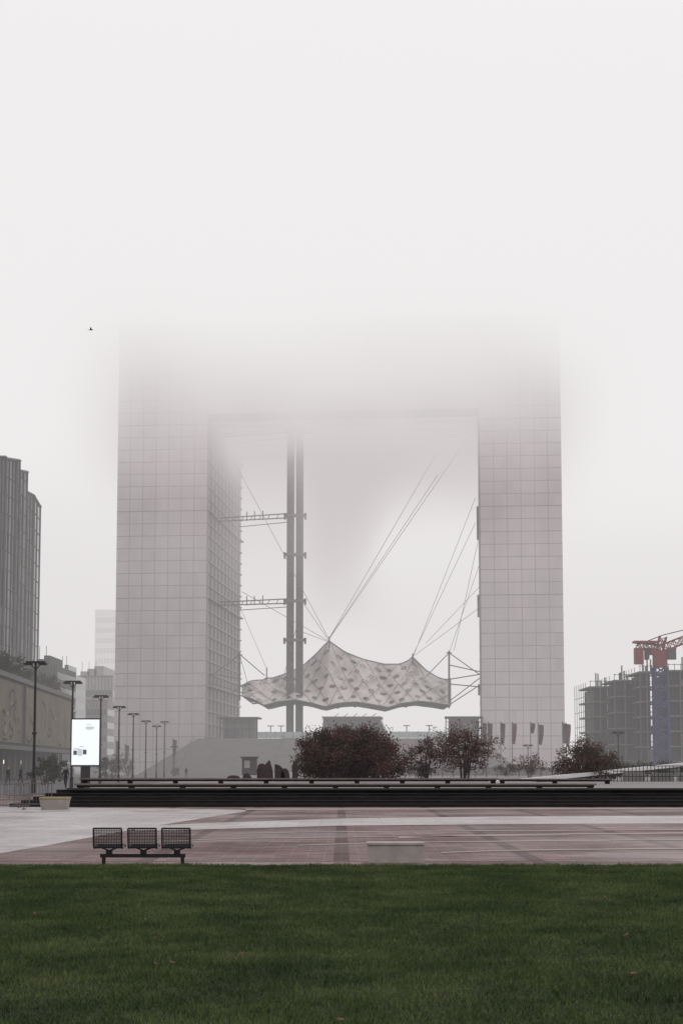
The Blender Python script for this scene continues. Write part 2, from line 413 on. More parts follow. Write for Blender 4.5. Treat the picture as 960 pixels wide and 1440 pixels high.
# ---------------------------------------------------------------- triple mesh bench
BD = gd(1216.5, 0)
def X(px): return ax(px, BD)
b = MB(); zb = .155
b.box(X(143), X(262), BD-.03, BD+.03, zb-.03, zb+.03, 0)
for px in (148, 258):
    b.box(X(px)-.03, X(px)+.03, BD-.028, BD+.028, 0, zb-.031, 0)
    b.box(X(px)-.045, X(px)+.045, BD-.22, BD+.22, .004, .022, 0)
for c0 in (155.5, 203.5, 250.5):
    c = X(c0); hw = .232
    b.box(c-.05, c+.05, BD-.05, BD+.05, zb+.031, .25, 0)
    prof = [(-.27,.30),(-.25,.335),(-.15,.325),(0,.30),(.12,.285),(.17,.31),(.195,.38),(.215,.48),(.235,.58),(.245,.615)]
    prof = [(-p[0], p[1]) for p in prof]   # seat faces the arch, back towards the lawn
    P3 = lambda x, p: Vector((x, BD+p[0], p[1]))
    for sx_ in (-hw, hw):
        b.path([P3(c+sx_, p) for p in prof], .015, 0, 6)
    for p in (prof[0], prof[-1]): b.tube(P3(c-hw,p), P3(c+hw,p), .016, 0, 6)
    fine = []
    for p, q in zip(prof, prof[1:]):
        Ls = math.hypot(p[0]-q[0], p[1]-q[1]); k = max(1, int(Ls/.022))
        for i in range(k): fine.append((p[0]+(q[0]-p[0])*i/k, p[1]+(q[1]-p[1])*i/k))
    for p in fine: b.tube(P3(c-hw,p), P3(c+hw,p), .0055, 0, 4)
    for i in range(1, 17):
        x = c-hw+2*hw*i/17; b.path([P3(x,p) for p in prof], .0045, 0, 4)
    for xx in (-.15,.15): b.tube((c,BD,.24),(c+xx,BD,.292),.012,0,5)
b.build('triple_seat_bench', ['mesh'])

# concrete block seat
d = gd(1214.5, 0); b = MB()
x0, x1 = ax(515,d), ax(597,d); t = az(1185,d)
b.box(x0+.02, x1-.02, d+.02, d+.5, .0, t-.05, 0)
b.box(x0, x1, d, d+.52, t-.048, t, 0)
b.build('concrete_block_seat', ['concrete'], bevel=.012)

d = gd(1139, 0); b = MB()
x0, x1 = ax(57,d), ax(95,d); t = az(1121,d)
b.prism([(x0+.06,d,0),(x1-.06,d,0),(x1-.06,d+.8,0),(x0+.06,d+.8,0)], [(x0,d-.05,t-.09),(x1,d-.05,t-.09),(x1,d+.85,t-.09),(x0,d+.85,t-.09)], 0)
b.box(x0-.02, x1+.02, d-.07, d+.87, t-.088, t, 1)
b.build('stone_planter', ['concrete','yellow'], bevel=.01)
for k, (px, dd) in enumerate(((-12,61),(22,64),(8,84),(30,88))):
    b = MB(); x0 = ax(px,dd); W = 1.5
    b.path([(x0,dd,.15),(x0,dd,1.0),(x0+W,dd,1.0),(x0+W,dd,.15),(x0,dd,.15)], .02, 0)
    for i in range(1, 12): b.tube((x0+W*i/12,dd,.15),(x0+W*i/12,dd,1.0),.008,0,4)
    for q in (.2, W-.2): b.box(x0+q-.02,x0+q+.02,dd-.3,dd+.3,0,.04,0); b.tube((x0+q,dd,.03),(x0+q,dd,.16),.02)
    b.build('crowd_barrier', ['steel'])

# ---------------------------------------------------------------- the arch
ANG = math.radians(5); ARX, ARY = -1.15, 374.0
arch = empty('monumental_arch', (ARX,ARY,0), -ANG)
U0, U1, U2, U3, DEP, HT = -53.9, -31.7, 34.5, 53.9, 55.0, 110.5
def LI(p):
    x = p.x-ARX; y = p.y-ARY
    return Vector((x*math.cos(ANG)-y*math.sin(ANG), x*math.sin(ANG)+y*math.cos(ANG), p.z))
G = 3.05
for nm, ua, ub, inner in (('tower_south', U0, U1, U1), ('tower_north', U2, U3, U2)):
    b = MB(); b.box(ua, ub, 0, DEP, -.5, HT, 0)
    n = round((ub-ua)/G); g = (ub-ua)/n
    for i in range(1, n): b.box(ua+g*i-.07, ua+g*i+.07, -.03, .01, 0, HT, 1)
    k = 1
    while k*G < HT:
        hw = .13 if k % 7 == 0 else .08
        b.box(ua, ub, -.025, .012, k*G-hw, k*G+hw, 1); k += 1
    s = 1 if inner == U1 else -1
    xa_, xb_ = (inner, inner+.02) if s > 0 else (inner-.02, inner)
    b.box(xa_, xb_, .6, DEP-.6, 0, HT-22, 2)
    k = 1
    while k*G < 88:
        pr = .42 if k % 7 else .9
        a_, c_ = sorted((inner+s*.021, inner+s*pr))
        b.box(a_, c_, .3, DEP-.3, k*G-.10, k*G+.16, 3); k += 1
    k = 0
    while k*5.5 <= DEP-1:
        a_, c_ = sorted((inner+s*.021, inner+s*.36))
        b.box(a_, c_, .4+k*5.5, .4+k*5.5+.28, 0, 88, 3); k += 1
    b.build(nm, ['marble','joint','innerwall','ledge'], arch)
b = MB(); b.box(U1+.01, U2-.01, .05, DEP-.05, 88, HT-.01, 0)
for k in range(1, 22): 
    x = U1+ (U2-U1)*k/22; b.box(x-.05,x+.05,.02,.06,88,HT-.1,1)
for k in range(1, 8): b.box(U1+.02,U2-.02,.025,.055,88+k*G-.05,88+k*G+.05,1)
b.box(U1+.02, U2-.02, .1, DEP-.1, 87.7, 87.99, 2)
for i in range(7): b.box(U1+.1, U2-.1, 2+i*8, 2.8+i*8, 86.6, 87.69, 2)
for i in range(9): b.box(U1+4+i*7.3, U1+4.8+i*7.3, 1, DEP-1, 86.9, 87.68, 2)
b.build('roof_block', ['marble','joint','soffit'], arch)

b = MB(); NS = 36; ZT = 8.5; h = ZT/NS
for i in range(NS):
    f = i/(NS-1)
    uL = -41.5 + 9.3*f; uR = 43 - 8*f; v0 = -30+i*.62
    b.box(uL, uR, v0, -.2, i*h-.06 if i else -.3, (i+1)*h, 0)
    b.box(uL+.02, uR-.02, v0-.01, v0, i*h+.002, i*h+.10, 1)
b.box(U1+.9, U2-.9, -.3, DEP+12, -.2, ZT-.002, 0)
for u in (-33, -12, 8, 30):
    b.tube((u,-30,1.1),(u,-8,ZT+1.0),.06,2,4)
    for i in range(8): v = -30+i*3.1; z = (i*3.1/.62)*h; b.tube((u,v,z),(u,v,z+1.1),.05,2,4)
b.build('grand_staircase', ['stair','stairdark','steel'], arch)
b = MB()
def parapet(pa, pb):
    u0 = LI(at(pa,1037,366)).x; u1 = LI(at(pb,1037,366)).x; n = max(2,int((u1-u0)/2.0)); g = (u1-u0)/n
    for i in range(n):
        b.box(u0+g*i+.06, u0+g*(i+1)-.06, -7.55, -7.5, ZT+.1, ZT+1.55, 0)
        b.tube((u0+g*i,-7.5,ZT),(u0+g*i,-7.5,ZT+1.7),.05,1,4)
parapet(360,450); parapet(548,628)
b.build('glass_parapet', ['glassgreen','steel'], arch)

def kiosk(pa, pb, ptop, name, style=0):
    b = MB(); u0 = LI(at(pa,1037,368)).x; u1 = LI(at(pb,1037,368)).x; z0 = ZT-.01; z1 = az(ptop,368); v0, v1 = -6.5, 2 if style else 0
    if style:
        b.prism([(u0,v0,z0),(u1+2,v0,z0),(u1+2,v1,z0),(u0,v1,z0)], [(u0+.4,v0+.4,z1-.5),(u1,v0+.4,z1-.5),(u1,v1,z1-.5),(u0+.4,v1,z1-.5)], 0)
        b.box(u0+.1,u1+.3,v0,v1,z1-.49,z1-.1,1)
        for i in range(14):
            x = u0+.5+(u1-u0-.6)*i/13; b.tube((x,v0+.1,z0),(x+.1,v0+.3,z1-.5),.09,1,4)
        for i in range(1,6): zz = z0+(z1-z0)*i/6; b.tube((u0,v0+.05,zz),(u1+.8,v0+.05,zz),.06,1,4)
        for i in range(5): x = u0+3+i*2.2; b.tube((x,v0+1,z1-.1),(x+1,v0+1,z1+.6),.07,1,4)
    else:
        b.box(u0+.6,u1-.6,v0+.6,v1-.6,z0,z1-.42,0)
        b.box(u0-.3,u1+.3,v0-.3,v1,z1-.4,z1,1)
        n = 5
        for i in range(n+1):
            x = u0+(u1-u0)*i/n; b.tube((x,v0,z0),(x,v0,z1-.4),.12,1,5)
        for q in (.45,.75): b.tube((u0,v0,z0+(z1-z0)*q),(u1,v0,z0+(z1-z0)*q),.07,1,4)
        b.box(u0+1.2,(u0+u1)/2,v0+.3,v0+.5,z0,z0+2.2,2)
    b.build(name, ['glassdark' if style else 'steel', 'steel' if style else 'steeldark', 'glassdark'], arch)
kiosk(307,360,1008,'entrance_pavilion'); kiosk(627,677,1008,'entrance_pavilion'); kiosk(452,534,1007,'louvred_lantern',1)
b = MB()
for px in (377,392,571,603):
    u = LI(at(px,1037,366)).x; b.tube((u,-5,ZT),(u,-5,ZT+2.9),.12,0,5); b.box(u-.8,u+.8,-5.2,-4.8,ZT+2.9,ZT+3.1,0)
b.build('podium_lamps', ['steel'], arch)

# ---------------------------------------------------------------- lift towers
b = MB(); D2 = 386
zb_, zt_ = ZT, 100
for pa, pb in ((403.5,411.5),(416.5,424.5)):
    x0, x1 = ax(pa,D2), ax(pb,D2); xc = (x0+x1)/2; wd = x1-x0
    b.lattice((xc,D2,zb_),(xc,D2,zt_), wd, 46, .22, 0, .12)
    b.box(xc-wd*.34, xc+wd*.34, D2-.1, D2+.5, zb_, zt_, 0)
for py in (605,725,780,845,900,985):
    z = az(py,D2); x0, x1 = ax(399,D2), ax(429,D2)
    b.box(x0,x1,D2-1,D2+1,z-.3,z+.3,0)
    b.box(x0-.2,x0+.3,D2-1,D2+1,z-.9,z+.5,0); b.box(x1-.3,x1+.2,D2-1,D2+1,z-.9,z+.5,0)
b.box(ax(398,D2),ax(430,D2),D2-2,D2+2,ZT-.01,ZT+1.2,0)
for py in (605,725,845):
    z = az(py,D2)
    pL = at(303,py+2,384); pL.z = z-.2
    a0 = Vector((ax(403,D2),D2,z))
    b.tube(a0+Vector((0,0,.5)), (pL.x,pL.y+8,z+.3), .16, 0, 5); b.tube(a0-Vector((0,0,.6)), (pL.x,pL.y+8,z-.5), .16, 0, 5)
    b.tube(a0+Vector((0,3,-1.2)), (pL.x+5,pL.y+12,z-1.3), .1, 0, 4)
    for i in range(9):
        t = i/8; q = a0.lerp(Vector((pL.x,pL.y+8,z)), t); b.tube(q+Vector((0,0,.5)), q+Vector((-.5,0,-.6)), .09, 0, 4)
    for px in (345,356,368):
        q = a0.lerp(Vector((pL.x,pL.y+8,z)), (403-px)/100); b.tube(q-Vector((0,0,.8)), q+Vector((0,0,1.6)), .12, 0, 4)
b.build('panoramic_lift_tower', ['steel'])

# ---------------------------------------------------------------- suspended canopy
top = [(340,966),(348,959),(356,957),(372,956),(375,953),(382,954),(400,948),(425,937),(445,919),(457,906),(463,901),(469,906),(485,917),(510,927),(540,934),(562,934),(574,929),(580,923),(585,929),(598,942),(614,952),(626,956),(633,954)]
bot = [(343,979),(358,984),(371,992),(390,987),(415,984),(440,989),(456,994),(475,989),(500,987),(525,991),(546,995),(565,989),(590,986),(615,989),(633,992)]
def ip(tab, x):
    if x <= tab[0][0]: return tab[0][1]
    for (a,c),(e_,f_) in zip(tab, tab[1:]):
        if x <= e_: return c+(f_-c)*(x-a)/(e_-a)
    return tab[-1][1]
def SC(s, t, off=0):
    px = 341+292*s; py = ip(bot,px)*(1-t)+ip(top,px)*t
    py += 2.0*math.sin(math.pi*t)*(1+math.cos(2*math.pi*s*6))*.5
    d = 381+26*t + (2.6*math.cos(2*math.pi*s*6)+1.2*math.cos(2*math.pi*s*12)*math.cos(2*math.pi*t*3))*math.sin(math.pi*t) - off
    return at(px,py,d)
can = empty('suspended_canopy')
b = MB(); NSX, NT = 120, 20
for i in range(NSX+1):
    for j in range(NT+1): b.v.append(tuple(SC(i/NSX, j/NT)))
for i in range(NSX):
    for j in range(NT):
        a = i*(NT+1)+j; b.f.append((a, a+NT+1, a+NT+2, a+1)); b.m.append(0)
b.build('membrane', ['membrane'], can, smooth=True)
b = MB()
for row in range(5):
    t = .13+.185*row
    k = 0
    while True:
        s = .03+.062*(k+(.5 if row % 2 else 0)); k += 1
        if s > .98: break
        px = 341+292*s; H = ip(bot,px)-ip(top,px)
        if H < 14 or (H < 40 and row in (1,3)): continue
        ss = s+R.uniform(-.008,.008); tt = t+R.uniform(-.02,.02)
        rx = R.uniform(3.6,5.0)/292; ry = R.uniform(1.8,2.5)/H; sk = R.uniform(-.3,.3)
        b.quad([SC(ss+rx*math.cos(a_), tt+ry*math.sin(a_)+sk*ry*math.cos(a_), .25) for a_ in [2*math.pi*q/12 for q in range(12)]])
b.build('ports', ['port'], can)
b = MB()
for k in range(13):
    for sg in (1,-1):
        s0 = k/12; pts = [SC(min(1,max(0,s0+sg*.16*(j/12))), j/12, .3) for j in range(13)]; b.path(pts, .08, 0, 3)
for t in (0,1): b.path([SC(i/60,t,.2) for i in range(61)], .16, 0, 4)
for s in (0,1): b.path([SC(s,t/5,.2) for t in range(6)], .16, 0, 4)
b.build('cable_net', ['cable'], can)
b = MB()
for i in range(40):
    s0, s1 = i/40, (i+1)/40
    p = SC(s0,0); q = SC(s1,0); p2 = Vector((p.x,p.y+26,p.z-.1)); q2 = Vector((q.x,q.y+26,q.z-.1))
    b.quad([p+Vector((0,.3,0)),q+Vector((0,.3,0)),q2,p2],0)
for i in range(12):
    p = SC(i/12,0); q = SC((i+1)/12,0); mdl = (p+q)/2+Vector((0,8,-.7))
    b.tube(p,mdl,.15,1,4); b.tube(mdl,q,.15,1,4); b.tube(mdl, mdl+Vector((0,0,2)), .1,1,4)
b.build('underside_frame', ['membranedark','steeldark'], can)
b = MB()
def cab(a, c, da=392, dc=392, r=.06): b.tube(at(*a,da), at(*c,dc), r, 0, 4)
for a, c, dc in (((463,897),(615,668),376),((463,897),(612,640),400),((463,898),(668,600),395),((580,922),(668,735),380),((582,922),(673,855),375),
              ((598,905),(673,826),373),((638,915),(672,760),380),((631,918),(675,790),378),((463,900),(330,650),400),((463,902),(425,846),390),
              ((463,902),(340,832),400),((400,948),(425,850),390),((375,941),(336,850),400),((337,920),(352,975),392),((463,903),(415,885),388),((580,925),(668,700),380)):
    cab(a, c, dc=dc)
b.tube(at(463,895,392), at(463,912,392), .18,0,6); b.tube(at(580,919,392), at(580,936,392), .2,0,6); b.tube(at(375,939,392), at(375,957,392), .15,0,5)
for px,p0,p1 in ((631,915,996),(337,918,985)):
    b.tube(at(px,p0,384), at(px,p1,384), .25,0,6); b.tube(at(px-4,p0+3,384), at(px+4,p0+3,384), .12,0,4)
for a, c in (((631,918),(676,950)),((631,935),(676,945)),((633,985),(676,952)),((633,962),(676,966)),((633,955),(676,948)),((633,990),(676,962)),((631,918),(600,950))): cab(a,c,384,374,.13)
for a, c in (((289,946),(340,966)),((289,958),(343,975)),((310,985),(343,962)),((300,948),(337,920)),((318,938),(337,920)),((337,920),(372,950)),((289,946),(340,955))): cab(a,c,379,385,.13)
b.build('masts_and_stays', ['steel'], can)

# drifting fog in and before the arch opening; roof shade painted into emission
m, nt, ab, em = vol_material('drifting_fog'); N = nt.nodes; L = nt.links; mrange, mul = ops(nt)
tc = N.new('ShaderNodeTexCoord')
nz = N.new('ShaderNodeTexNoise'); nz.inputs['Scale'].default_value = .06; nz.inputs['Detail'].default_value = 1; L.new(tc.outputs['Object'], nz.inputs['Vector'])
sb = N.new('ShaderNodeVectorMath'); sb.operation = 'SUBTRACT'; L.new(tc.outputs['Object'], sb.inputs[0])
cc = at(610,772,395); sb.inputs[1].default_value = cc
sc = N.new('ShaderNodeVectorMath'); sc.operation = 'MULTIPLY'; sc.inputs[1].default_value = (1.0,0,.85); L.new(sb.outputs[0], sc.inputs[0])
ln = N.new('ShaderNodeVectorMath'); ln.operation = 'LENGTH'; L.new(sc.outputs[0], ln.inputs[0])
sx = N.new('ShaderNodeSeparateXYZ'); L.new(tc.outputs['Object'], sx.inputs[0])
zn = mul(sx.outputs['Z'], mul(nz.outputs['Fac'], 20.0), 'ADD')
A_ = mrange(mul(ln.outputs['Value'], mul(nz.outputs['Fac'], 8.0), 'ADD'), 16, 31)
B_ = mrange(zn, 42, 86)
B2 = mrange(zn, 98, 124, 1, 0)
Hi = mrange(zn, 86, 102)                      # thick everywhere under the roof
C_ = mrange(sx.outputs['X'], ax(395,390), ax(470,390), .22, 1)
C2 = mrange(sx.outputs['X'], 24, 35, 1, .4)
body = mul(mul(mul(A_, B_), C_), C2)
full = mul(mul(mul(Hi, 2.4), mrange(sx.outputs['X'], -44, -24)), mrange(sx.outputs['X'], 27, 46, 1, 0))
E_ = mrange(sx.outputs['Y'], 346, 370, 0, 1)
dn = mul(mul(mul(mul(body, full, 'ADD'), B2), E_), .040)
L.new(dn, ab.inputs['Density']); L.new(dn, em.inputs['Strength'])
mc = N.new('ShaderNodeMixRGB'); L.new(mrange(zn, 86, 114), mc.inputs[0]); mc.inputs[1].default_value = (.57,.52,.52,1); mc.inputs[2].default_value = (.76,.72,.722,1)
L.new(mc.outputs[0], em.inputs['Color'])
m.cycles.volume_step_rate = 1.3
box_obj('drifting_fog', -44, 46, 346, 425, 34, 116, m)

# ---------------------------------------------------------------- left: curved glass office
def facade(b, A, B, zA, zB, nf, fl=3.4, back=25):
    A = Vector(A); B = Vector(B)
    n = Vector((B.y-A.y, -(B.x-A.x), 0)).normalized()
    b.prism([(A.x,A.y,0),(B.x,B.y,0),(B.x-30,B.y+back,0),(A.x-30,A.y+back,0)], [(A.x,A.y,zA),(B.x,B.y,zB),(B.x-30,B.y+back,zB),(A.x-30,A.y+back,zA)], 0, 2)
    for i in range(nf+1):
        p = A.lerp(B, i/nf) + n*.1; z = zA+(zB-zA)*i/nf
        b.tube((p.x,p.y,0),(p.x,p.y,z+.15), .10 if i % 3 else .26, 1, 4)
    z = fl
    while z < max(zA,zB):
        if z < min(zA,zB): b.tube(A+n*.06+Vector((0,0,z)), B+n*.06+Vector((0,0,z)), .08, 1, 4)
        z += fl
    b.tube(A+n*.08+Vector((0,0,zA)), B+n*.08+Vector((0,0,zB)), .3, 1, 4)
b = MB()
segs = [(-70,270,0,280,642,643),(0,280,20,290,645,648),(20,298,31,306,662,664),(31,312,41,320,692,697),(41,320,50.5,332,698,713)]
for pa,da,pb,db,ta,tb in segs:
    A = at(pa,HZ,da); B = at(pb,HZ,db); A.z = B.z = 0
    facade(b, A, B, az(ta,da), az(tb,db), max(2,int((pb-pa)/5)))
b.build('glass_office_tower', ['glassgrey','fin','concretegrey'])

# ---------------------------------------------------------------- left: shopping centre with banners
b = MB(); A = Vector((-40.5,150,0)); B = Vector((-45.8,266,0)); dirv = (B-A).normalized()
TH = Matrix.Translation(A) @ Matrix.Rotation(math.atan2(dirv.y,dirv.x),4,'Z')
Ln = (B-A).length; Ht = 13.6
b.box(0, Ln, .0, 30, 4.4, Ht, 0, TH); b.box(0, Ln, 2.5, 30, 0, 4.4, 1, TH)
b.box(-.1, Ln+.1, -.35, .0, Ht-.5, Ht+.15, 3, TH); b.box(-.1, Ln+.1, -1.8, -.003, 3.9, 4.38, 3, TH)
for x0, x1 in ((4,40),(42,62),(65,Ln-2)):
    b.box(x0, x1, -.16, -.004, 4.9, Ht-.9, 2, TH)
    b.box(x0-.2, x0, -.25, -.004, 4.7, Ht-.7, 3, TH); b.box(x1, x1+.2, -.25, -.004, 4.7, Ht-.7, 3, TH)
    for k in range(14):
        cx = R.uniform(x0+3, x1-3); cz = R.uniform(6,11.5); rr = R.uniform(.6,2.0); a0 = R.uniform(0,6.28); sw = R.uniform(1.2,4)
        pts = []
        for q in range(9):
            a = a0+sw*q/8; pts.append((cx+math.cos(a)*rr*1.6, cz+math.sin(a)*rr))
        mi = R.choice((4,4,5))
        for (xa,za),(xb,zb2) in zip(pts, pts[1:]):
            wd = R.uniform(.1,.28); za = min(max(za,5.2),12.4); zb2 = min(max(zb2,5.2),12.4)
            b.quad([TH @ Vector(p) for p in ((xa,-.165-k*.003,za-wd),(xb,-.165-k*.003,zb2-wd),(xb,-.165-k*.003,zb2+wd),(xa,-.165-k*.003,za+wd))], mi)
for i in range(24):
    x = 2+i*(Ln-4)/23; b.box(x-.25, x+.25, 1.2, 1.7, 0, 4.39, 3, TH)
    if i % 3 == 0: b.box(x+1, x+2.6, 2.3, 2.45, 2.2, 2.7, 6, TH)
    b.box(x+.5, x+3.6, 2.4, 2.49, .1, 2.9, 7, TH)
b.build('shopping_centre', ['shop','shop','ochre','trim','ochre2','ochre3','warm','glassdark'])
def block(name, pa, pb, ptop, d, depth, mi, fl=3.3, cols=8, roofbits=2, m3='trim', mw='glassdark'):
    b = MB(); x0, x1 = ax(pa,d), ax(pb,d); zt = az(ptop,d)
    b.box(x0,x1,d,d+depth,0,zt,0)
    z = fl
    while z < zt-1:
        b.box(x0+.3,x1-.3,d-.05,d-.003,z-fl*.55,z-.3,1)
        if x1 < 0: b.box(x1+.003,x1+.05,d+.3,d+depth-.3,z-fl*.55,z-.3,1)
        else: b.box(x0-.05,x0-.003,d+.3,d+depth-.3,z-fl*.55,z-.3,1)
        z += fl
    for i in range(cols+1):
        x = x0+.2+(x1-x0-.4)*i/cols; b.box(x-.12,x+.12,d-.12,d-.052,.1,zt-.2,2)
    for i in range(roofbits):
        x = x0+(x1-x0)*(.2+.5*i/max(1,roofbits)); b.box(x,x+(x1-x0)*.22,d+2,d+depth*.7,zt-.01,zt+1.6+i*.8,0)
        b.tube((x+.5,d+2,zt+1.5),(x+.5,d+2,zt+4.5),.07,2,4)
    b.box(x0-.1,x1+.1,d-.15,d+.2,zt-.25,zt+.25,2)
    return b.build(name, [mi,mw,m3])
block('office_building', 40, 78, 936, 345, 25, 'shop')
block('office_building', 76, 100, 948, 380, 20, 'glassgrey')
block('stone_building', 98, 157, 951, 470, 40, 'paleconc', 4.2, 12, 3)
block('stone_building', 120, 150, 985, 430, 20, 'concretegrey', 3.6, 6, 1)
block('distant_tower_block', 131, 161, 858, 760, 60, 'palestone', 5, 7, 0, 'palestone', 'concretegrey')
block('distant_office_block', 796, 870, 1052, 900, 40, 'paleconc', 4, 14, 2)
block('distant_office_block', 940, 1020, 1000, 700, 40, 'paleconc', 4, 10, 2)
block('distant_office_block', -80, 140, 1040, 800, 40, 'concretegrey', 4, 30, 2)

# ---------------------------------------------------------------- right: blocks under construction
M['cast'] = mat('cast_concrete',(.19,.175,.175),.85,.2,.3)
def cons(pa, pb, ptop, d, depth):
    b = MB(); x0, x1 = ax(pa,d), ax(pb,d); zt = az(ptop,d); n = max(3,round(zt/2.9)); fl = zt/n
    b.box(x0+1.0,x1-.6,d+1.2,d+depth-1,0,zt-.4,1)
    for i in range(n+1): b.box(x0,x1,d,d+depth,i*fl-.14,i*fl+.14,0)
    nc = max(2,int((x1-x0)/2.2))
    for i in range(nc+1):
        x = x0+.1+(x1-x0-.4)*i/nc; b.box(x,x+.2,d+.02,d+.3,.15,zt-.15,0)
    for i in range(n):
        for k in range(nc):
            if R.random() < .45:
                xa = x0+.32+(x1-x0-.4)*k/nc; xb = x0+.08+(x1-x0-.4)*(k+1)/nc
                b.box(xa,xb,d+.1,d+.2,i*fl+.15,i*fl+fl*R.choice((.4,.85)),R.choice((1,1,2)))
    for i in range(nc*2+1):
        x = x0+(x1-x0)*i/(nc*2); b.tube((x,d-1.0,0),(x,d-1.0,zt+1.2),.05,3,4)
    for i in range(n*2): b.tube((x0,d-1,i*fl/2+.9),(x1,d-1,i*fl/2+.9),.05,3,4)
    for i in range(6): b.tube((x0-.8,d+i*depth/5,0),(x0-.8,d+i*depth/5,zt+.8),.05,3,4)
    for i in range(n): b.tube((x0-.8,d,i*fl+1),(x0-.8,d+depth,i*fl+1),.05,3,4)
    for i in range(5):
        x = x0+R.uniform(.3,1)*(x1-x0-.5); hh = R.uniform(.8,3.2); b.box(x,x+.22,d+1,d+1.3,zt,zt+hh,0)
    b.tube((x0,d,zt+1.1),(x1,d,zt+1.1),.05,3,4)
    return b.build('building_under_construction', ['cast', 'steeldark', 'concretegrey','steeldark'])
cons(830,860,966,300,14); cons(864,896,957,292,14); cons(900,922,945,285,14); cons(940,1010,943,280,16)

# tower crane
b = MB(); d = 270; xm = ax(930,d)
b.lattice((xm,d,0),(xm,d,az(938,d)), 2.1, 14, .24, 1, .15)
zc = az(936,d)
b.tube((xm,d,zc-.3),(xm,d,zc+.6),1.3,0,12)
b.box(xm-1.1,xm+1.1,d-1,d+1,zc+.6,az(915,d),0)
b.lattice((xm,d,az(915,d)),(xm+.6,d,az(895,d)), 1.1, 3, .12, 0, .08)
b.box(xm+1.2,xm+2.5,d-1.6,d-.4,az(928,d),az(914,d),2); b.box(xm+1.15,xm+2.55,d-1.65,d-.35,az(914,d)+.003,az(911,d),0)
pj0 = Vector((xm+.6,d,az(911,d))); pj1 = at(1060,862,d)
b.lattice(pj0, pj1, 1.2, 16, .15, 0, .09)
pc = at(893,908,d); b.lattice((xm,d,az(911,d)), pc, 1.0, 6, .14, 0, .08)
b.box(pc.x-.2,pc.x+1.2,d-.9,d+.9,pc.z-3.2,pc.z-.4,0); b.box(pc.x+1.6,pc.x+2.2,d-.8,d+.8,pc.z-2.4,pc.z-.4,3); b.box(pc.x+2.5,pc.x+3.2,d-.8,d+.8,pc.z-1.6,pc.z-.4,0)
b.box(pc.x-.4,pc.x+3.6,d-1,d+1,pc.z+.45,pc.z+.8,0)
b.tube((xm+.6,d,az(893,d)), pc, .08,3,4); b.tube((xm+.6,d,az(893,d)), pj1, .08,3,4)
hk = pj0.lerp(pj1,.22); b.tube(hk, hk-Vector((0,0,9)), .04,3,3); b.box(hk.x-.3,hk.x+.3,d-.2,d+.2,hk.z-9.6,hk.z-9,0)
for zz in (4,8,12): b.box(xm-1.4,xm+1.4,d-1.2,d+1.2,zz,zz+.15,1)
b.build('tower_crane', ['red','blue','glassdark','steeldark'])

# white sloping footbridge on the right
b = MB()
pts = [(690,1099,100),(760,1093,104),(860,1083,112),(960,1073,122),(1100,1062,135)]
P_ = [at(*p) for p in pts]
for p, q in zip(P_, P_[1:]):
    o1 = Vector((0,1.8,0)); th = Vector((0,0,.26))
    b.prism([p-th,q-th,q-th+o1,p-th+o1],[p,q,q+o1,p+o1],0)
    b.tube(p+Vector((0,.1,.0))-Vector((0,0,.32)), q+Vector((0,.1,0))-Vector((0,0,.32)), .06, 1, 4)
for k in range(10):
    t = k/9; i = min(2,int(t*3)); p = P_[1+i].lerp(P_[min(4,2+i)], t*3-i) if i < 3 else P_[3]
    if p.z-.3 > Z1+.1: b.box(p.x-.1,p.x+.1,p.y+.6,p.y+.9,Z1-.01,p.z-.27,1)
b.build('white_footbridge', ['white','steeldark'])
b = MB()
x0, x1 = ax(862,106), ax(1040,106)
n = 34
for i in range(n+1):
    x = x0+(x1-x0)*i/n; b.tube((x,106,Z1),(x,106,Z1+1.05),.025,0,4)
for z in (.35,.7,1.05): b.tube((x0,106,Z1+z),(x1,106,Z1+z),.025,0,4)
for k in range(5):
    x = x0+1+k*1.9; b.box(x,x+1.3,107,108.2,Z1-.01,Z1+R.uniform(.5,.9),1)
b.build('metal_railing', ['steeldark','concretegrey'])

